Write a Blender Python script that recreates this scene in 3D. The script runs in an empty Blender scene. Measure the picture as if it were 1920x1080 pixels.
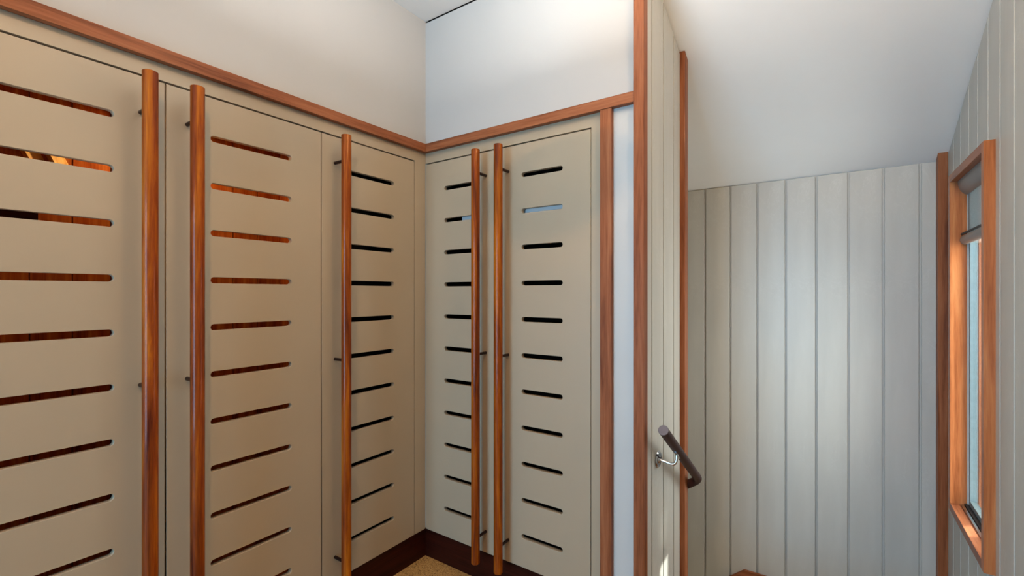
import bpy, bmesh, math, random
from mathutils import Vector, Matrix
random.seed(7)
sc = bpy.context.scene
COL = sc.collection

# ------------------------------------------------------------------ camera
cd = bpy.data.cameras.new('camera')
cam = bpy.data.objects.new('camera', cd); COL.objects.link(cam)
cd.sensor_width = 36.0
cd.lens = 871.18 / 1920 * 36.0
cd.shift_y = 9.6 / 1920
cd.clip_start = 0.01
cam.location = (1.6783, -1.6636, 1.32)
cam.rotation_euler = (math.pi / 2, 0, 0.6058)
sc.camera = cam

# ------------------------------------------------------------------ light and exposure
vs = sc.view_settings
vs.view_transform = 'Standard'; vs.look = 'None'; vs.gamma = 1.0
vs.use_curve_mapping = False
vs.exposure = 0.0
w = bpy.data.worlds.new('world'); sc.world = w; w.use_nodes = True
bg = w.node_tree.nodes['Background']
bg.inputs[0].default_value = (0.44, 0.60, 0.68, 1); bg.inputs[1].default_value = 1.0

def area(name, loc, rot, sx, sy, power, col, spread=math.pi):
    l = bpy.data.lights.new(name, 'AREA'); l.shape = 'RECTANGLE'; l.size = sx; l.size_y = sy
    l.energy = power; l.color = col; l.spread = spread
    o = bpy.data.objects.new(name, l); COL.objects.link(o); o.location = loc; o.rotation_euler = rot
    return o
R = math.radians
ZC0 = 2.675
CAB_E = 380.0
LIGHTS = {  # name: (power, colour)
 'rear_window': (104, (.31, .64, 1.0)), 'stair_sky': (128, (1, .95, .88)), 'stair_ground_fill': (54, (1, .93, .84)),
 'uplight': (24, (.96, .97, 1.0)), 'pendant': (20, (1, .68, .38)), 'fill_downlight': (22, (1, .62, .30))}
# daylight: added unseen window behind the camera, and sky outside the stair window
area('added_rear_daylight', (.75, -4.0, 1.1), (R(90), 0, 0), 1.08, 1.88, *LIGHTS['rear_window'])
area('daylight_stair_sky', (3.0, .89, 1.75), (0, R(66), 0), 1.7, 1.8, *LIGHTS['stair_sky'])

area('added_stair_fill', (2.95, .89, .35), (0, R(122), 0), 1.4, 1.8, *LIGHTS['stair_ground_fill'])  # added fill shining up through the stair window to brighten the raked ceiling
SUND = Vector((1, .60, 1.247)).normalized()
sl = bpy.data.lights.new('sun', 'SUN'); sl.energy = 14; sl.angle = R(.53); sl.color = (1, .95, .86)
so = bpy.data.objects.new('sun', sl); COL.objects.link(so); so.rotation_euler = SUND.to_track_quat('Z', 'Y').to_euler()

# ------------------------------------------------------------------ materials
def nt(name):
    m = bpy.data.materials.new(name); m.use_nodes = True
    t = m.node_tree; b = t.nodes['Principled BSDF']
    return m, t, b
def node(t, typ, **kw):
    n = t.nodes.new(typ)
    for k, v in kw.items(): setattr(n, k, v)
    return n
def S(c):  # sRGB 0-255 -> linear
    return tuple(((v/255)/12.92 if v/255 <= .04045 else ((v/255+.055)/1.055)**2.4) for v in c) + (1,)
def coords(t, scale):
    tc = node(t, 'ShaderNodeTexCoord'); mp = node(t, 'ShaderNodeMapping')
    mp.inputs['Scale'].default_value = scale
    t.links.new(tc.outputs['Object'], mp.inputs[0]); return mp.outputs[0]
def noise(t, vec, scale, detail=4, rough=.55, dist=0):
    n = node(t, 'ShaderNodeTexNoise'); n.inputs['Scale'].default_value = scale
    n.inputs['Detail'].default_value = detail; n.inputs['Roughness'].default_value = rough
    n.inputs['Distortion'].default_value = dist
    t.links.new(vec, n.inputs['Vector']); return n.outputs[0]
def ramp(t, fac, stops):
    r = node(t, 'ShaderNodeValToRGB'); e = r.color_ramp.elements
    while len(e) < len(stops): e.new(0.5)
    for el, (p, c) in zip(e, stops): el.position = p; el.color = c
    t.links.new(fac, r.inputs[0]); return r.outputs[0]
def bump(t, b, h, strength, dist=.002):
    n = node(t, 'ShaderNodeBump'); n.inputs['Strength'].default_value = strength
    n.inputs['Distance'].default_value = dist
    t.links.new(h, n.inputs['Height']); t.links.new(n.outputs[0], b.inputs['Normal'])
def paint(name, c, var=.06, rough=.5, scale=(3, 3, 3), fine=180, bs=.05, spec=.5):
    m, t, b = nt(name)
    c = S(c); lo = tuple(v*(1-var) for v in c[:3])+(1,); hi = tuple(min(1, v*(1+var)) for v in c[:3])+(1,)
    n = noise(t, coords(t, scale), 1.0, 5)
    t.links.new(ramp(t, n, [(.3, lo), (.7, hi)]), b.inputs['Base Color'])
    b.inputs['Roughness'].default_value = rough
    b.inputs['Specular IOR Level'].default_value = spec
    bump(t, b, noise(t, coords(t, (1, 1, 1)), fine, 3), bs)
    return m
def wood(name, axis, dark, mid, light, rough=.35, coat=0.0, k=1.0):
    m, t, b = nt(name)
    sc_ = [34*k, 34*k, 34*k]; sc_['XYZ'.index(axis)] = 1.6*k
    v = coords(t, tuple(sc_))
    n1 = noise(t, v, 1.0, 6, .6, .6)
    sc2 = [160*k]*3; sc2['XYZ'.index(axis)] = 9*k
    n2 = noise(t, coords(t, tuple(sc2)), 1.0, 3, .6)
    mx = node(t, 'ShaderNodeMath', operation='MULTIPLY_ADD'); mx.inputs[1].default_value = .35
    t.links.new(n2, mx.inputs[0])
    sub = node(t, 'ShaderNodeMath', operation='SUBTRACT'); sub.inputs[1].default_value = .175
    t.links.new(n1, sub.inputs[0]); t.links.new(sub.outputs[0], mx.inputs[2])
    t.links.new(ramp(t, mx.outputs[0], [(.28, S(dark)), (.5, S(mid)), (.74, S(light))]), b.inputs['Base Color'])
    b.inputs['Roughness'].default_value = rough
    b.inputs['Specular IOR Level'].default_value = .12; b.inputs['Coat Weight'].default_value = coat; b.inputs['Coat Roughness'].default_value = .12
    bump(t, b, n2, .12, .001)
    return m
def metal(name, c, rough, metallic=1.0):
    m, t, b = nt(name)
    n = noise(t, coords(t, (60, 60, 60)), 1.0, 3)
    c = S(c); t.links.new(ramp(t, n, [(.3, tuple(v*.85 for v in c[:3])+(1,)), (.7, c)]), b.inputs['Base Color'])
    b.inputs['Metallic'].default_value = metallic; b.inputs['Roughness'].default_value = rough
    return m
M = {}
M['putty'] = paint('putty_satin_paint', (165, 147, 121), .02, .42, bs=.03)
M['plaster'] = paint('white_plaster', (178, 174, 167), .015, .7, bs=.06)
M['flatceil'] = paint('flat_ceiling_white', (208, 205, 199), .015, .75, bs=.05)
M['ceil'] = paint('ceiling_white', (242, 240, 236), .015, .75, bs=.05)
M['board'] = paint('grey_green_board_paint', (187, 186, 178), .07, .38, (10, 10, 1.6), 120, .10)
def scuff(m):
    t = m.node_tree; b = t.nodes['Principled BSDF']; src = b.inputs['Base Color'].links[0].from_socket
    n = noise(t, coords(t, (7, 7, 4)), 1.0, 8, .7, 1.6)
    f = ramp(t, n, [(.485, (0, 0, 0, 1)), (.5, (1, 1, 1, 1)), (.515, (0, 0, 0, 1))])
    n2 = ramp(t, noise(t, coords(t, (3, 3, 2)), 1.0, 2), [(.5, (0, 0, 0, 1)), (.65, (.16, .16, .16, 1))])
    mm = node(t, 'ShaderNodeMath', operation='MULTIPLY'); t.links.new(f, mm.inputs[0]); t.links.new(n2, mm.inputs[1])
    mx = node(t, 'ShaderNodeMix', data_type='RGBA'); t.links.new(mm.outputs[0], mx.inputs[0])
    t.links.new(src, mx.inputs[6]); mx.inputs[7].default_value = (.85, .85, .82, 1)
    t.links.new(mx.outputs[2], b.inputs['Base Color'])
scuff(M['board'])
M['panel'] = paint('warm_grey_panel_paint', (190, 188, 181), .03, .45)
M['dark'] = paint('dark_laminate_and_gap_shade', (26, 23, 21), .1, .6)  # cupboard lining; also stands in for shade in gaps
M['black'] = paint('black_rubber', (22, 22, 24), .1, .5)
MERB = ((98, 50, 27), (138, 80, 48), (160, 102, 68))
for a in 'XYZ':
    M['wood'+a] = wood('red_brown_timber_'+a.lower(), a, *MERB, rough=.5, coat=.08)
M['handle'] = wood('oiled_orange_brown_dowel', 'Z', (70, 18, 0), (130, 56, 4), (178, 98, 14), rough=.5, coat=.26)
M['kickX'] = wood('dark_stained_skirting_x', 'X', (30, 7, 2), (48, 14, 6), (60, 20, 9), .45)
M['kickY'] = wood('dark_stained_skirting_y', 'Y', (30, 7, 2), (48, 14, 6), (60, 20, 9), .45)
M['cedar'] = wood('warm_cedar_lining', 'Z', (112, 36, 10), (176, 80, 26), (210, 116, 44), .5)
M['jamb'] = wood('window_timber', 'Z', (136, 74, 38), (176, 106, 62), (198, 132, 82), .38, .15)
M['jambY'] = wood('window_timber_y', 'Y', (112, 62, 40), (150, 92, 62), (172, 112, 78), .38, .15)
M['bronze'] = metal('dark_bronze', (58, 38, 32), .35, .8)
M['steel'] = metal('brushed_stainless_steel', (205, 205, 205), .22)
M['railbrown'] = metal('brown_coated_tube', (60, 36, 31), .5, .0)
M['railbrown'].node_tree.nodes['Principled BSDF'].inputs['Specular IOR Level'].default_value = .25
M['railcap'] = metal('grey_end_cap', (104, 98, 104), .5, .3)
M['alu'] = metal('pale_aluminium', (112, 132, 138), .4, .1)
M['blindgrey'] = paint('grey_brown_powder_coat', (132, 124, 118), .03, .4)
M['whitebox'] = paint('white_card', (188, 188, 185), .02, .5)
def cork():
    m, t, b = nt('cork_floor')
    v = coords(t, (1, 1, 1))
    vo = node(t, 'ShaderNodeTexVoronoi'); vo.inputs['Scale'].default_value = 260
    t.links.new(v, vo.inputs['Vector'])
    sep = node(t, 'ShaderNodeSeparateColor'); t.links.new(vo.outputs['Color'], sep.inputs[0])
    c = ramp(t, sep.outputs[0], [(.0, S((92, 58, 24))), (.16, S((150, 106, 52))), (.6, S((178, 132, 72))), (1, S((200, 156, 96)))])
    t.links.new(c, b.inputs['Base Color']); b.inputs['Roughness'].default_value = .6
    bump(t, b, noise(t, v, 200, 3), .15)
    return m
M['cork'] = cork()
M['landing'] = wood('pale_bounce_landing', 'X', (176, 150, 116), (206, 184, 150), (220, 200, 170), .5)  # unseen landing made pale so it bounces light up the stairwell
def emis(name, c, e):
    m, t, b = nt(name)
    b.inputs['Base Color'].default_value = (.9, .9, .9, 1)
    b.inputs['Emission Color'].default_value = c + (1,); b.inputs['Emission Strength'].default_value = e
    return m
def glass():
    m, t, b = nt('clear_glass')
    for n in list(t.nodes):
        if n.type != 'OUTPUT_MATERIAL': t.nodes.remove(n)
    tr = node(t, 'ShaderNodeBsdfTransparent'); tr.inputs[0].default_value = (.93, .97, .98, 1)
    gl = node(t, 'ShaderNodeBsdfGlossy'); gl.inputs['Roughness'].default_value = .02
    fr = node(t, 'ShaderNodeFresnel'); ge = node(t, 'ShaderNodeNewGeometry')
    ma = node(t, 'ShaderNodeMath', operation='MULTIPLY_ADD'); ma.inputs[1].default_value = 1/1.45-1.45; ma.inputs[2].default_value = 1.45
    t.links.new(ge.outputs['Backfacing'], ma.inputs[0]); t.links.new(ma.outputs[0], fr.inputs[0])
    mx = node(t, 'ShaderNodeMixShader')
    t.links.new(fr.outputs[0], mx.inputs[0]); t.links.new(tr.outputs[0], mx.inputs[1]); t.links.new(gl.outputs[0], mx.inputs[2])
    t.links.new(mx.outputs[0], [n for n in t.nodes if n.type == 'OUTPUT_MATERIAL'][0].inputs[0])
    return m
M['glass'] = glass()
def sheer():
    m, t, b = nt('grey_mesh_blind_fabric')
    n = noise(t, coords(t, (900, 900, 900)), 1.0, 1)
    t.links.new(ramp(t, n, [(.35, S((128, 138, 142))), (.65, S((164, 174, 178)))]), b.inputs['Base Color'])
    b.inputs['Roughness'].default_value = .8; b.inputs['Alpha'].default_value = .72
    return m
M['mesh'] = sheer()

# ------------------------------------------------------------------ helpers
def tag(o, label=None, cat=None, group=None, kind=None):
    if label: o['label'] = label
    if cat: o['category'] = cat
    if group: o['group'] = group
    if kind: o['kind'] = kind
    return o
def empty(name, loc):
    o = bpy.data.objects.new(name, None); COL.objects.link(o); o.location = loc; o.empty_display_size = .05
    return o
def rootloc(p):
    v = Vector((0, 0, 0))
    while p: v += p.location; p = p.parent
    return v
def build(name, bm, mat, parent=None, bevel=0, smooth=False, origin=None):
    """bm holds world coordinates; parent chain has translations only"""
    o0 = Vector(origin) if origin is not None else rootloc(parent)
    bmesh.ops.translate(bm, verts=bm.verts, vec=-o0)
    bmesh.ops.recalc_face_normals(bm, faces=bm.faces)
    me = bpy.data.meshes.new(name); bm.to_mesh(me); bm.free()
    me.materials.append(mat)
    if smooth:
        for p in me.polygons: p.use_smooth = True
        try: me.set_sharp_from_angle(angle=R(40))
        except Exception: pass
    o = bpy.data.objects.new(name, me); COL.objects.link(o)
    if parent: o.parent = parent; o.location = o0 - rootloc(parent)
    else: o.location = o0
    if bevel:
        m = o.modifiers.new('bevel', 'BEVEL'); m.width = bevel; m.segments = 2; m.limit_method = 'ANGLE'; m.angle_limit = R(40)
    return o
def box(bm, x0, x1, y0, y1, z0, z1):
    vv = [bm.verts.new((x, y, z)) for z in (z0, z1) for x, y in ((x0, y0), (x1, y0), (x1, y1), (x0, y1))]
    for f in ((3, 2, 1, 0), (4, 5, 6, 7), (0, 1, 5, 4), (1, 2, 6, 5), (2, 3, 7, 6), (3, 0, 4, 7)):
        bm.faces.new([vv[i] for i in f])
def boxes(name, lst, mat, parent=None, bevel=0, origin=None):
    bm = bmesh.new()
    for b in lst: box(bm, *b)
    return build(name, bm, mat, parent, bevel, origin=origin)
def prism(bm, pts, vec):
    a = [bm.verts.new(p) for p in pts]; v = Vector(vec); b = [bm.verts.new(Vector(p)+v) for p in pts]
    bm.faces.new(a); bm.faces.new(b[::-1])
    n = len(a)
    for i in range(n): bm.faces.new((a[i], b[i], b[(i+1) % n], a[(i+1) % n]))
def frame_of(d):
    d = Vector(d).normalized(); u = d.orthogonal().normalized(); return d, u, d.cross(u)
def cyl(bm, p0, p1, r0, r1=None, n=28, bev=0.0):
    r1 = r0 if r1 is None else r1
    p0 = Vector(p0); p1 = Vector(p1); d, u, v = frame_of(p1-p0)
    prof = [(p0, r0-bev)] + ([(p0+d*bev, r0), (p1-d*bev, r1)] if bev else []) + [(p1, r1-bev)]
    if not bev: prof = [(p0, r0), (p1, r1)]
    rings = [[bm.verts.new(c+(u*math.cos(2*math.pi*i/n)+v*math.sin(2*math.pi*i/n))*r) for i in range(n)] for c, r in prof]
    for a, b in zip(rings, rings[1:]):
        for i in range(n): bm.faces.new((a[i], a[(i+1) % n], b[(i+1) % n], b[i]))
    bm.faces.new(rings[0][::-1]); bm.faces.new(rings[-1])
def tube(bm, pts, r, n=20):
    pts = [Vector(p) for p in pts]
    d0 = (pts[1]-pts[0]).normalized(); u = d0.orthogonal().normalized(); rings = []
    for i, p in enumerate(pts):
        d = ((pts[i]-pts[i-1]).normalized() if i else d0) + ((pts[i+1]-pts[i]).normalized() if i < len(pts)-1 else Vector())
        d.normalize(); u = (u - d*u.dot(d)).normalized(); v = d.cross(u)
        rings.append([bm.verts.new(p+(u*math.cos(2*math.pi*k/n)+v*math.sin(2*math.pi*k/n))*r) for k in range(n)])
    for a, b in zip(rings, rings[1:]):
        for i in range(n): bm.faces.new((a[i], a[(i+1) % n], b[(i+1) % n], b[i]))
    bm.faces.new(rings[0][::-1]); bm.faces.new(rings[-1])
def fillet(a, b, c, r, n=8):
    a, b, c = Vector(a), Vector(b), Vector(c)
    d1 = (a-b).normalized(); d2 = (c-b).normalized(); p = b+d1*r; q = b+d2*r
    return [p*(1-t)**2 + b*2*t*(1-t) + q*t*t for t in [i/n for i in range(n+1)]]
def struct(o, label, cat): return tag(o, label, cat, kind='structure')

# ------------------------------------------------------------------ measures (metres)
ZC = 2.675                      # flat ceiling
DZ0, DZ1 = 0.144, 1.96          # doors
RZ0, RZ1 = 2.016, 2.056         # picture rail
PX = 1.105                      # boarded partition face
YF = 1.45                       # far stair wall
XR = 2.135                      # right stair wall
BW = 0.1472; GAP = 0.011        # board pitch and groove
def rake(y): return 2.642 - 0.453*y
T = .020                        # door thickness

# ------------------------------------------------------------------ setting
struct(boxes('floor', [(0-.015, 4.0, -4.0, .0, -.05, 0), (0-.015, PX, 0, .02, -.05, 0)], M['cork']),
       'speckled tan cork floor in front of the cupboards', 'floor')
struct(boxes('ceiling', [(-.1, 4.1, -4.1, 0.0, ZC, ZC+.05), (-.1, PX-.021, 0.0, .0845, ZC+.034, ZC+.05)], M['flatceil']), 'flat white ceiling above the cupboards', 'ceiling')
bm = bmesh.new()
prism(bm, [(-.6, .085, rake(.085)), (-.6, YF+.1, rake(YF+.1)), (-.6, YF+.1, rake(YF+.1)+.05), (-.6, .085, ZC+.05)], (XR+.75, 0, 0))
prism(bm, [(PX-.02, .002, rake(.002)), (PX-.02, .085, rake(.085)), (PX-.02, .085, ZC+.05), (PX-.02, .002, ZC+.05)], (XR+.17-PX, 0, 0))
struct(build('ceiling_raked', bm, M['ceil']), 'sloping white ceiling over the stairwell', 'ceiling')

wl = struct(boxes('wall_left', [(-.1, 0, -4.0, 0.1, RZ0, ZC), (-.1, 0, -4.0, -1.632, 0, RZ0)], M['plaster']),
            'white plaster wall above the left cupboards', 'wall')
boxes('fascia', [(-T, 0, -1.628, 0, DZ1+.006, RZ0+.01)], M['putty'], wl)
boxes('stile', [(-T, 0, -.0740, -.0005, DZ0, DZ1+.006)], M['putty'], wl)
wb = struct(boxes('wall_back', [(0, 1.09, 0, .02, RZ0+.011, ZC-.0075)], M['plaster']),
            'white plaster wall above the cupboard beside the stair post', 'wall')
boxes('gap_shade_backing', [(0, 1.083, .0205, .083, ZC-.04, ZC+.033)], M['dark'], wb)  # dark backing colours in the shade of the gap under the ceiling
boxes('fascia', [(0.0, .97, 0, T, DZ1+.006, RZ0+.01)], M['putty'], wb)
boxes('stile', [(.9015, .97, 0, T, DZ0, DZ1+.006)], M['putty'], wb)
boxes('panel', [(.97, 1.09, 0, T, 0, RZ0+.01)], M['panel'], wb)

struct(boxes('baseboard_left', [(-.03, -.012, -1.628, .012, 0, DZ0-.003)], M['kickY']), 'dark stained recessed skirting under the left cupboards', 'skirting')
struct(boxes('baseboard_back', [(-.012, .97, .012, .03, 0, DZ0-.003)], M['kickX']), 'dark stained recessed skirting under the back wall cupboard', 'skirting')

PR = .024
struct(boxes('trim_1', [(0, PR, -1.9, 0, RZ0, RZ1)], M['woodY'], bevel=.0012), 'red-brown timber rail along the left wall above the cupboards', 'trim')
struct(boxes('trim_2', [(PR, 1.083, -PR, 0, RZ0, RZ1)], M['woodX'], bevel=.0012), 'red-brown timber rail along the back wall, ending at the tall post', 'trim')
struct(boxes('trim_3', [(.947, .9934, -.021, 0, .0, RZ0)], M['woodZ'], bevel=.0012), 'narrow timber batten under the rail beside the back cupboard', 'trim')
struct(boxes('trim_4', [(1.083, 1.120, -.031, .012, .0, ZC)], M['woodZ'], bevel=.0015), 'tall red-brown timber post at the near end of the boarded partition', 'trim')
bm = bmesh.new()
prism(bm, [(1.05, .5015, -.54), (1.05, .5015, rake(.5015)), (1.05, .553, rake(.553)), (1.05, .553, -.54)], (.077, 0, 0))
struct(build('trim_5', bm, M['woodZ'], bevel=.003), 'timber edge post at the far end of the boarded partition behind the handrail', 'trim')
bm = bmesh.new()
prism(bm, [(XR-.037, YF-.05, -.54), (XR-.037, YF-.05, rake(YF-.05)), (XR-.037, YF, rake(YF)), (XR-.037, YF, -.54)], (.037, 0, 0))
struct(build('trim_6', bm, M['woodZ'], bevel=.0015), 'timber corner strip between the far boards and the window wall', 'trim')

# --- boarded walls: backing + one object per board
TB = .013
def board_prism(name, pts, vec, parent, mat):
    bm = bmesh.new(); prism(bm, pts, vec)
    return build(name, bm, mat, parent, bevel=.0012)
# partition: faces +X, boards along Y
bm = bmesh.new()
prism(bm, [(PX-TB-.03, .022, -.6), (PX-TB-.03, .022, rake(.022)), (PX-TB-.03, .51, rake(.51)), (PX-TB-.03, .51, -.6)], (.03, 0, 0))
wp = struct(build('wall_partition', bm, M['board']), 'grey-green boarded end wall behind the handrail', 'wall')
j = [.0, .098, .2453, .393, .5015]
j = [.006, .106, .2535, .4005, .5015+.005]
for a, b in zip(j, j[1:]):
    a2, b2 = a+GAP/2, b-GAP/2
    board_prism('board', [(PX-TB, a2, -.6), (PX-TB, a2, rake(a2)-.012), (PX-TB, b2, rake(b2)-.012), (PX-TB, b2, -.6)], (TB, 0, 0), wp, M['board'])
# far wall: faces -Y, boards along X
wf = struct(boxes('wall_far', [(-.6, XR+.1, YF+TB, YF+.08, -2.0, rake(YF)+.03)], M['board']), 'grey-green boarded wall at the far side of the stairwell', 'wall')
x0 = 1.0082; first = None
for k in range(-9, 8):
    a, b = x0+BW*k+GAP/2, x0+BW*(k+1)-GAP/2
    if b > XR-.03: b = XR-.037
    if k < 7:
        if first is None:
            first = board_prism('board', [(a, YF, -1.6), (b, YF, -1.6), (b, YF, rake(YF)-.010), (a, YF, rake(YF)-.010)], (0, TB, 0), wf, M['board']); k0 = k
        else:
            c = first.copy(); COL.objects.link(c); c.parent = wf; c.location.x = first.location.x + BW*(k-k0)
    else:
        board_prism('board', [(a, YF, -1.6), (b, YF, -1.6), (b, YF, rake(YF)-.010), (a, YF, rake(YF)-.010)], (0, TB, 0), wf, M['board'])
# right wall: faces -X, boards along Y, window hole
WY0, WY1, WZ0, WZ1 = .592, 1.192, .349, 1.849      # outside of the window box
HY0, HY1, HZ0, HZ1 = WY0+.012, WY1-.012, WZ0+.012, WZ1-.012
bm = bmesh.new()
def rp(y0, y1, z0, z1=None):
    prism(bm, [(XR+TB, y0, z0), (XR+TB, y0, rake(y0) if z1 is None else z1), (XR+TB, y1, rake(y1) if z1 is None else z1), (XR+TB, y1, z0)], (.09, 0, 0))
rp(-.6, 0, -.6, ZC); rp(0, HY0, -.6); rp(HY1, YF+.08, -.6); rp(HY0, HY1, -.6, HZ0)
prism(bm, [(XR+TB, HY0, HZ1), (XR+TB, HY0, rake(HY0)), (XR+TB, HY1, rake(HY1)), (XR+TB, HY1, HZ1)], (.09, 0, 0))
wr = struct(build('wall_right', bm, M['board']), 'grey-green boarded wall around the narrow window', 'wall')
y0 = .100
for k in range(-5, 10):
    a, b = y0+BW*k+GAP/2, min(y0+BW*(k+1)-GAP/2, YF-.05)
    if b-a < .01: continue
    zt = (lambda y: (rake(y) if y > 0 else ZC)-.012)
    top = [(b, zt(b))] + ([(0, ZC-.012)] if a < 0 < b else []) + [(a, zt(a))]
    zb = -.6
    polys = []
    if b <= HY0 or a >= HY1: polys.append([(a, zb), (b, zb)] + top)
    elif a >= HY0 and b <= HY1:
        polys.append([(a, zb), (b, zb), (b, HZ0), (a, HZ0)]); polys.append([(a, HZ1), (b, HZ1)] + top)
    elif a < HY0: polys.append([(a, zb), (b, zb), (b, HZ0), (HY0, HZ0), (HY0, HZ1), (b, HZ1)] + top)
    else: polys.append([(a, zb), (b, zb)] + top[:1] + [(a, zt(a)), (a, HZ1), (HY1, HZ1), (HY1, HZ0), (a, HZ0)])
    for p in polys:
        board_prism('board', [(XR, y, z) for y, z in p], (TB, 0, 0), wr, M['board'])

# --- stairs and landing below (mostly under the frame)
st = struct(boxes('floor_landing', [(PX-.6, XR, .5, YF, -.6, -.54)], M['landing']), 'unseen landing, made pale to bounce light, at the turn of the stair', 'floor')
boxes('step', [(PX, XR, -.02, .25, -.24, -.18)], M['woodX'], st, .003)
boxes('step', [(PX, XR, .25, .52, -.42, -.36)], M['woodX'], st, .003)
for i in range(4):
    z = -.54-.18*(i+1); x = PX-.25*i
    boxes('step', [(x-.86, x-.6, .55, YF, z-.05, z)], M['woodY'], st, .003)
boxes('riser', [(PX, XR, -.04, -.02, -.24, -.05)], M['woodX'], st)
boxes('riser', [(PX, XR, .25, .262, -.36, -.24)], M['woodX'], st)
boxes('riser', [(PX, XR, .505, .52, -.54, -.42)], M['woodX'], st)
# skirting on the far wall: level over the landing, raked to the left
bm = bmesh.new()
XA = 1.2338; ZA = -.3503
prism(bm, [(XA, YF-.02, ZA-.16), (XR-.037, YF-.02, ZA-.16), (XR-.037, YF-.02, ZA), (XA, YF-.02, ZA)], (0, .02, 0))
prism(bm, [(XA-1.4, YF-.02, ZA-.16-1.15), (XA, YF-.02, ZA-.16), (XA, YF-.02, ZA), (XA-1.4, YF-.02, ZA-1.15)], (0, .02, 0))
struct(build('baseboard_far', bm, M['woodX']), 'timber stair skirting just showing at the foot of the far boards', 'skirting')

# --- the rest of the room behind the camera
struct(boxes('wall_rear', [(-.1, .15, -4.1, -4.0, 0, ZC), (1.35, 4.1, -4.1, -4.0, 0, ZC), (.15, 1.35, -4.1, -4.0, 0, .1), (.15, 1.35, -4.1, -4.0, 2.1, ZC)], M['plaster']),
       'white wall with an opening for the added window behind the viewer', 'wall')
struct(boxes('added_rear_window', [(.15, .20, -4.06, -3.98, .1, 2.1), (1.30, 1.35, -4.06, -3.98, .1, 2.1), (.20, 1.30, -4.06, -3.98, .1, .15), (.20, 1.30, -4.06, -3.98, 2.05, 2.1)], M['jamb']),
       'tall timber window added unseen behind the viewer as a daylight source', 'window')  # guessed window, added to send cool daylight onto the back doors
struct(boxes('wall_side', [(4.0, 4.1, -4.1, -.5, 0, ZC),
        (XR, 4.1, -.6, -.5, 0, ZC)], M['plaster']), 'white side wall of the room out of view', 'wall')
struct(boxes('wall_stair_end', [(-.7, -.6, .5, YF+.1, -2.0, 2.7), (-.7, PX-.05, .52, .54, -2.0, 2.45), (-.7, XR+.1, -.02, YF+.1, -2.05, -2.0), (PX-.05, PX-.03, -.04, .54, -2.0, 0),
        (XR, XR+.1, -.6, YF+.1, -2.0, -.6), (PX-.05, XR+.1, -.06, -.04, -2.0, 0)], M['plaster']), 'enclosing walls of the lower stairwell', 'wall')

# unseen sun blocker added outside the stair window: two sheets with a slit that lets one strip of sun in
bm = bmesh.new(); q = Vector((1.105, .26, .2)) + Vector((1, .60, 1.247))*((2.72-.2)/1.247)
dv = Vector((1, .60, 0)).normalized(); nv = Vector((-dv.y, dv.x, 0)); hw = .05*dv.x
for s0 in (-1, 1):
    a_ = q + nv*hw*s0; b_ = q + nv*2.5*s0
    prism(bm, [a_-dv*1.15, a_+dv*4, b_+dv*4, b_-dv*1.15], (0, 0, .04))
struct(build('sun_slit_blocker', bm, M['dark']), 'unseen dark sheets added to block sun outside the stair window', 'roof')

# ------------------------------------------------------------------ window on the right wall
FX = 2.105; GX = 2.166
wn = struct(boxes('window_1', [(FX, GX+.03, WY0, WY0+.032, WZ0, WZ1), (FX, GX+.03, WY1-.032, WY1, WZ0, WZ1)], M['jamb'], bevel=.001, origin=(FX, .892, WZ0)),
            'tall narrow timber-framed window on the right wall', 'window')
boxes('window_head', [(FX, GX+.03, WY0+.032, WY1-.032, WZ1-.034, WZ1)], M['jambY'], wn, .001)
boxes('window_sill', [(FX, GX+.03, WY0+.032, WY1-.032, WZ0, WZ0+.033)], M['jambY'], wn, .001)
iy0, iy1, iz0, iz1 = WY0+.032, WY1-.032, WZ0+.033, WZ1-.034
boxes('sash', [(GX, GX+.024, iy1-.022, iy1, iz0, iz1), (GX, GX+.024, iy0, iy0+.022, iz0, iz1), (GX, GX+.024, iy0+.022, iy1-.022, iz0, iz0+.03), (GX, GX+.024, iy0+.022, iy1-.022, iz1-.03, iz1)], M['alu'], wn, .001)
boxes('pane', [(GX+.010, GX+.015, iy0+.022, iy1-.022, iz0+.03, iz1-.03)], M['glass'], wn)
boxes('track', [(GX-.014, GX, iy0, iy1, iz0, iz0+.010)], M['black'], wn, .001)
boxes('track', [(GX-.026, GX-.016, iy0, iy1, iz0, iz0+.006)], M['steel'], wn, .001)
boxes('seal', [(GX-.006, GX, iy1-.006, iy1, iz0+.01, iz1)], M['whitebox'], wn)
boxes('outer_jamb', [(GX+.03, GX+.13, iy1-.012, iy1+.02, iz0-.03, iz1+.03), (GX+.03, GX+.13, iy0-.02, iy0+.012, iz0-.03, iz1+.03)], M['jamb'], wn)
# retractable blind: rounded cassette, mesh, rounded lower bar
bl = tag(empty('roller_blind', (GX-.02, .892, 1.5)), 'short grey roller blind pulled partway down inside the narrow window', 'blind')
def half_round(name, x1, dx, z1, dz, mat, parent):
    bm = bmesh.new(); n = 12
    prof = [(x1, z1)] + [(x1 - dx*math.sin(math.pi/2*i/n)**.8, z1 - dz + dz*(1-math.cos(math.pi/2*i/n))**1.0) for i in range(n+1)]
    prof = [(x1, z1), (x1, z1-dz)] + [(x1 - dx*math.sin(math.pi/2*i/n), z1 - dz*math.cos(math.pi/2*i/n)) for i in range(1, n+1)]
    prism(bm, [(x, iy0+.002, z) for x, z in prof], (0, iy1-iy0-.004, 0))
    return build(name, bm, mat, parent, smooth=True)
half_round('cassette', GX, .036, iz1, .062, M['blindgrey'], bl)
boxes('fabric', [(GX-.004, GX-.002, iy0+.004, iy1-.004, 1.575, iz1-.06)], M['mesh'], bl)
bm = bmesh.new()
prism(bm, [(GX-.012+.017*math.cos(2*math.pi*i/20), iy0+.003, 1.555+.021*math.sin(2*math.pi*i/20)) for i in range(20)], (0, iy1-iy0-.006, 0))
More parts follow.
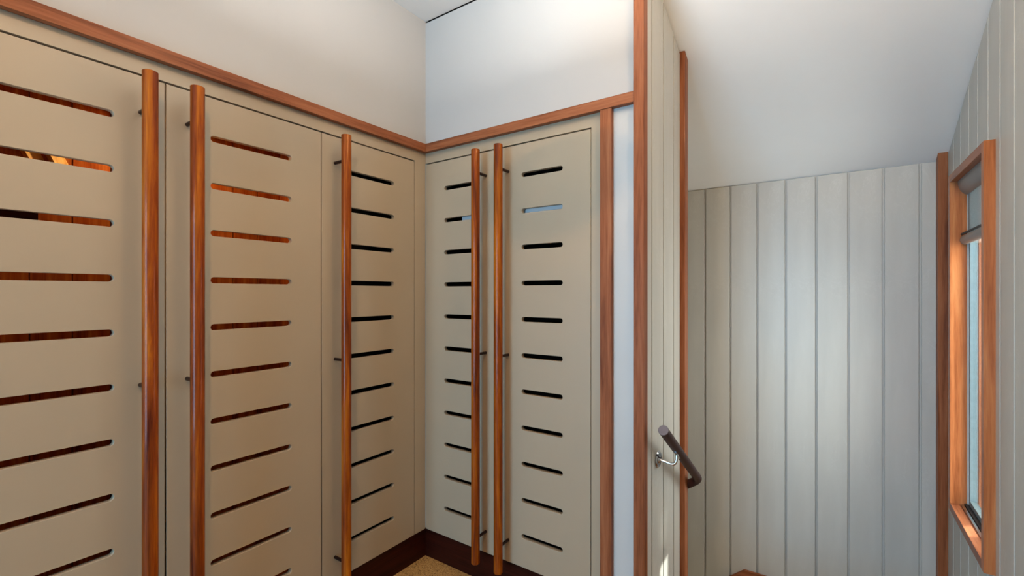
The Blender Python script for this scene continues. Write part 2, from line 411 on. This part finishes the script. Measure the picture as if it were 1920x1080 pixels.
build('bottom_bar', bm, M['blindgrey'], bl, smooth=True)
boxes('pull_strip', [(GX-.026, GX-.020, iy0+.003, iy1-.003, 1.576, 1.584)], M['black'], bl, .0005)

# ------------------------------------------------------------------ cupboards
SZ1, SP, SH = 1.8274, .155, .0205
def door_mesh(u0, u1, s0, s1, zs):
    """flat door with rounded slots, built in a (u, z) plane; +depth is the face"""
    cu = bpy.data.curves.new('door', 'CURVE'); cu.dimensions = '2D'; cu.fill_mode = 'BOTH'
    cu.extrude = T/2-.0008; cu.bevel_depth = .0008; cu.bevel_resolution = 1; cu.offset = -.0008
    def loop(pts):
        s = cu.splines.new('POLY'); s.points.add(len(pts)-1); s.use_cyclic_u = True
        for p, q in zip(s.points, pts): p.co = (q[0], q[1], 0, 1)
    loop([(u0, DZ0), (u1, DZ0), (u1, DZ1), (u0, DZ1)])
    r = SH/2; n = 8
    for z in zs:
        a = [(s1-r + r*math.cos(t), z + r*math.sin(t)) for t in [-math.pi/2+math.pi*i/n for i in range(n+1)]]
        b = [(s0+r + r*math.cos(t), z + r*math.sin(t)) for t in [math.pi/2+math.pi*i/n for i in range(n+1)]]
        loop(a+b)
    o = bpy.data.objects.new('tmp', cu); COL.objects.link(o)
    dg = bpy.context.evaluated_depsgraph_get()
    me = bpy.data.meshes.new_from_object(o.evaluated_get(dg))
    bm = bmesh.new(); bm.from_mesh(me)
    bpy.data.objects.remove(o); bpy.data.meshes.remove(me); bpy.data.curves.remove(cu)
    bmesh.ops.remove_doubles(bm, verts=bm.verts, dist=1e-5)
    return bm
HO, HR = .0745, .0192
def add_door(parent, wall, u0, u1, s0, s1, hu, nslots=11):
    zs = [SZ1-SP*i for i in range(nslots)]
    bm = door_mesh(u0, u1, s0, s1, zs)
    for v in bm.verts:
        x, y, z = v.co
        v.co = (z-T/2, x, y) if wall == 'L' else (x, -(z-T/2), y)
    d = build('door', bm, M['putty'], parent)
    P = (lambda o, z: (o, hu, z)) if wall == 'L' else (lambda o, z: (hu, -o, z))
    bm = bmesh.new(); cyl(bm, P(HO, .1325), P(HO, 1.952), HR, n=40, bev=.0015)
    build('handle', bm, M['handle'], d, smooth=True)
    for z in (1.852, 1.05, .24):
        bm = bmesh.new(); cyl(bm, P(0, z), P(HO-HR+.003, z), .0064, n=16)
        build('handle_pin', bm, M['bronze'], d, smooth=True)
    return d
G = .0023
ca = tag(empty('built_in_cupboard', (0, -1.10, 0)), 'double-door putty cupboard at the left edge with warm timber glowing through its slots', 'cupboard', 'built-in slotted cupboards')
d = add_door(ca, 'L', -1.625, -1.0993-G, -1.498, -1.2228, -1.1615)
d = add_door(ca, 'L', -1.0993+G, -.5734-G, -.9744, -.6975, -1.0415)
DEP = .30
boxes('side_panel', [(-DEP, -T-.002, -1.645, -1.630, 0, RZ0-.02)], M['cedar'], ca)
boxes('side_panel', [(-DEP, -T-.004, -.578, -.560, 0, RZ0-.02)], M['cedar'], ca)
boxes('top_panel', [(-DEP, -T-.002, -1.63, -.578, RZ0-.03, RZ0-.012)], M['cedar'], ca)
boxes('bottom_panel', [(-DEP, -.032, -1.63, -.578, DZ0-.02, DZ0)], M['cedar'], ca)
bp = boxes('back_panel', [(-DEP-.02, -DEP-.008, -1.645, -.56, 0, RZ0-.012)], M['dark'], ca)
npl = 11; pw = (1.63-.578)/npl
plank0 = None
for i in range(npl):
    if plank0 is None: plank0 = boxes('plank', [(-DEP-.008, -DEP, -1.63+.0015, -1.63+pw-.0015, DZ0, RZ0-.03)], M['cedar'], bp, .001)
    else:
        c = plank0.copy(); COL.objects.link(c); c.parent = bp; c.location.y = plank0.location.y + pw*i
# inner lamp that shows as a glint in the gap between the doors
M['puck'] = emis('warm_led', (1.0, .72, .36), CAB_E)
lp = tag(empty('cabinet_light', (-.20, -1.03, 1.986)), 'small warm light glinting through the gap between the two left doors', 'light')
bm = bmesh.new(); cyl(bm, (-.20, -1.03, 1.94), (-.20, -1.03, 1.985), .012, n=20); n = 28; rings = []
for z_, r_ in ((1.945, .012), (1.935, .034), (1.906, .048), (1.906, .046), (1.932, .032), (1.941, .012)):
    rings.append([bm.verts.new((-.20+r_*math.cos(2*math.pi*i/n), -1.03+r_*math.sin(2*math.pi*i/n), z_)) for i in range(n)])
for p, q in zip(rings, rings[1:]):
    for i in range(n): bm.faces.new((p[i], p[(i+1) % n], q[(i+1) % n], q[i]))
build('reflector', bm, M['steel'], lp, smooth=True)  # dome added to keep the bulb's light off the upper planks
bm = bmesh.new(); bmesh.ops.create_uvsphere(bm, u_segments=16, v_segments=8, radius=.018)
bmesh.ops.translate(bm, verts=bm.verts, vec=(-.20, -1.03, 1.917)); build('bulb', bm, M['puck'], lp, smooth=True)
boxes('gap_mask', [(-.042, -.030, -1.112, -1.070, DZ0, 1.848)], M['dark'], ca)  # added dark strips mask the door gap above and below the glint
boxes('gap_mask', [(-.042, -.030, -1.112, -1.070, 1.874, 1.925)], M['dark'], ca)
boxes('top_gap_mask', [(-.045, -T-.003, -1.63, -.578, 1.925, RZ0-.03)], M['dark'], ca)  # added dark bar keeps lamp glow out of the top door gap

cb = tag(empty('built_in_cupboard', (0, -.33, 0)), 'single-door putty cupboard with black slots, nearest the corner on the left wall', 'cupboard', 'built-in slotted cupboards')
add_door(cb, 'L', -.5734+G, -.0765, -.449, -.2018, -.5125)
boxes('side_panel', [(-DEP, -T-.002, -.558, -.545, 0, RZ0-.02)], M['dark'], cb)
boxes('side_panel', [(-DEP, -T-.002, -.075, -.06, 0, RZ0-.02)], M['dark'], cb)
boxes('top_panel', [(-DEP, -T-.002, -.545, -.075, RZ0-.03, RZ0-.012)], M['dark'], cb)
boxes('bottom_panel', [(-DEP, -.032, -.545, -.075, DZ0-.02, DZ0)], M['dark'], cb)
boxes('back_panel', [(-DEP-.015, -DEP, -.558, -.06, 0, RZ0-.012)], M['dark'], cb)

cc = tag(empty('built_in_cupboard', (.45, 0, 0)), 'double-door putty cupboard with black slots on the back wall beside the timber batten', 'cupboard', 'built-in slotted cupboards')
XM = .4435
add_door(cc, 'B', .0035, XM-G, .1261, .316, .3819)
add_door(cc, 'B', XM+G, .8985, .5755, .7755, .506)
DC = .42
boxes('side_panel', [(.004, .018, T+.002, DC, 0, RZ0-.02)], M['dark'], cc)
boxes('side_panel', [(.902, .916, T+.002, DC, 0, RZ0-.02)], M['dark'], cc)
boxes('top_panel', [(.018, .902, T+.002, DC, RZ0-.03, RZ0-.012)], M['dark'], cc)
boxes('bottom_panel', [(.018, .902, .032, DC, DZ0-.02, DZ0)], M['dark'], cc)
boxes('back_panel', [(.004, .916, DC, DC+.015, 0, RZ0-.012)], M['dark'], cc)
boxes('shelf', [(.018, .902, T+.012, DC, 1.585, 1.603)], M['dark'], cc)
bx = tag(empty('storage_box', (.5, .2, 1.603)), 'white box on a shelf showing through the second slots of the back cupboard', 'box')
boxes('box_body', [(.215, .80, .028, .34, 1.603, 1.745)], M['whitebox'], bx, .002)
boxes('box_lid', [(.212, .803, .0255, .343, 1.7455, 1.775)], M['whitebox'], bx, .002)

# slanted wedge slats fixed to the back planks, seen as stripes in the second slot; dark edging seen in the third
boxes('edging', [(-.16, -.14, -1.63, -1.352, 1.505, 1.563)], M['kickY'], ca)
M['pale'] = wood('pale_varnished_slat', 'Z', (206, 140, 62), (236, 184, 104), (248, 212, 146), .4, .2)
for y, ww, pr_ in ((-1.405, .022, .03), (-1.322, .044, .034), (-1.268, .044, .034)):
    bm = bmesh.new(); lo, hi = 1.655, 1.835; sl_ = -.085
    t0 = [(-DEP, y, lo), (-DEP+pr_, y+.002, lo), (-DEP, y+ww, lo)]
    prism(bm, t0, (0, sl_, hi-lo))
    build('slat', bm, M['pale'], bp)

# ------------------------------------------------------------------ handrail
hr = tag(empty('handrail', (PX, .176, .663)), 'dark brown tubular handrail on a steel bracket descending beside the partition', 'handrail')
HX = 1.175
p0 = Vector((HX, .018, .8268)); p1 = Vector((HX, .552, .474)); p2 = Vector((HX-.16, .578, .362))
pts = [p0] + [p0.lerp(p1, t) for t in (.3, .6)] + fillet(p0, p1, p2, .04, 8) + [p2]
bm = bmesh.new(); tube(bm, pts, .0185, 28); rl = build('rail', bm, M['railbrown'], hr, smooth=True)
dirv = (p0-p1).normalized()
bm = bmesh.new(); cyl(bm, p0, p0+dirv*.002, .0188, n=28, bev=.0008); build('end_cap', bm, M['railcap'], rl, smooth=True)
bm = bmesh.new(); cyl(bm, (PX, .176, .663), (PX+.007, .176, .663), .034, .031, n=36, bev=.002); cyl(bm, (PX+.007, .176, .663), (PX+.012, .176, .663), .016, .012, n=24)
build('wall_plate', bm, M['steel'], hr, smooth=True)
b0 = Vector((PX+.005, .176, .663)); b1 = Vector((HX, .181, .650)); b2 = Vector((HX, .192, .7025))
bm = bmesh.new(); tube(bm, [b0] + fillet(b0, b1, b2, .024, 8) + [b2], .0058, 14)
rz = lambda y: p0.z + (y-p0.y)*(p1.z-p0.z)/(p1.y-p0.y)
a, b = Vector((HX, .165, rz(.165)-.0222)), Vector((HX, .225, rz(.225)-.0222))
cyl(bm, a, b, .005, n=12)
build('bracket_arm', bm, M['steel'], hr, smooth=True)

# ------------------------------------------------------------------ globe lamp added unseen to light the room (above the frame)
def globe_lamp(key, L, r, label):
    pw, col = LIGHTS[key]
    m = emis(key+'_glass', col, pw/(4*math.pi*math.pi*r*r))
    L = Vector(L)
    pd = tag(empty('added_pendant_lamp', L), label, 'lamp')
    bm = bmesh.new(); bmesh.ops.create_uvsphere(bm, u_segments=24, v_segments=12, radius=r)
    bmesh.ops.translate(bm, verts=bm.verts, vec=L); build('globe', bm, m, pd, smooth=True)
    bm = bmesh.new(); cyl(bm, L+Vector((0, 0, r-.004)), (L.x, L.y, ZC-.01), .006, n=10); cyl(bm, (L.x, L.y, ZC-.015), (L.x, L.y, ZC), .035, n=24); build('stem', bm, M['bronze'], pd)
globe_lamp('pendant', (1.80, -.66, 2.44), .075, 'added unseen globe pendant hanging over the head of the stair')
UX, UY = .98, -.80
# made-up bowl pendant, added unseen to throw light up onto the ceiling and upper walls
ub = tag(empty('added_uplight_pendant', (UX, UY, 2.12)), 'added unseen metal bowl pendant shining upwards in front of the cupboards', 'lamp')
bm = bmesh.new(); n = 32; rings = []
for a_, r_ in ((0, .02), (.02, .10), (.05, .16), (.085, .19), (.085, .184), (.055, .155), (.026, .098), (.006, .02)):
    rings.append([bm.verts.new((UX+r_*math.cos(2*math.pi*i/n), UY+r_*math.sin(2*math.pi*i/n), 2.12+a_)) for i in range(n)])
for p, q in zip(rings, rings[1:]):
    for i in range(n): bm.faces.new((p[i], p[(i+1) % n], q[(i+1) % n], q[i]))
bm.faces.new(rings[0][::-1]); bm.faces.new(rings[-1])
build('bowl', bm, M['steel'], ub, smooth=True)
bm = bmesh.new()
for i in range(3):
    t_ = 2*math.pi*i/3; cyl(bm, (UX+.187*math.cos(t_), UY+.187*math.sin(t_), 2.2), (UX, UY, ZC-.01), .002, n=6)
cyl(bm, (UX, UY, ZC-.015), (UX, UY, ZC), .04, n=24)
build('suspension', bm, M['steel'], ub)
area('added_uplight_light', (UX, UY, 2.198), (R(180), 0, 0), .25, .25, *LIGHTS['uplight'])
# added unseen to light the left doors: warm downlight
dl = tag(empty('fill_downlight', (1.25, -1.72, ZC)), 'unseen added warm downlight in the flat ceiling', 'lamp')
bm = bmesh.new(); cyl(bm, (1.25, -1.72, ZC-.004), (1.25, -1.72, ZC), .055, n=32); build('bezel', bm, M['steel'], dl)
area('fill_downlight_light', (1.25, -1.72, ZC-.006), (0, 0, 0), .09, .09, *LIGHTS['fill_downlight'])
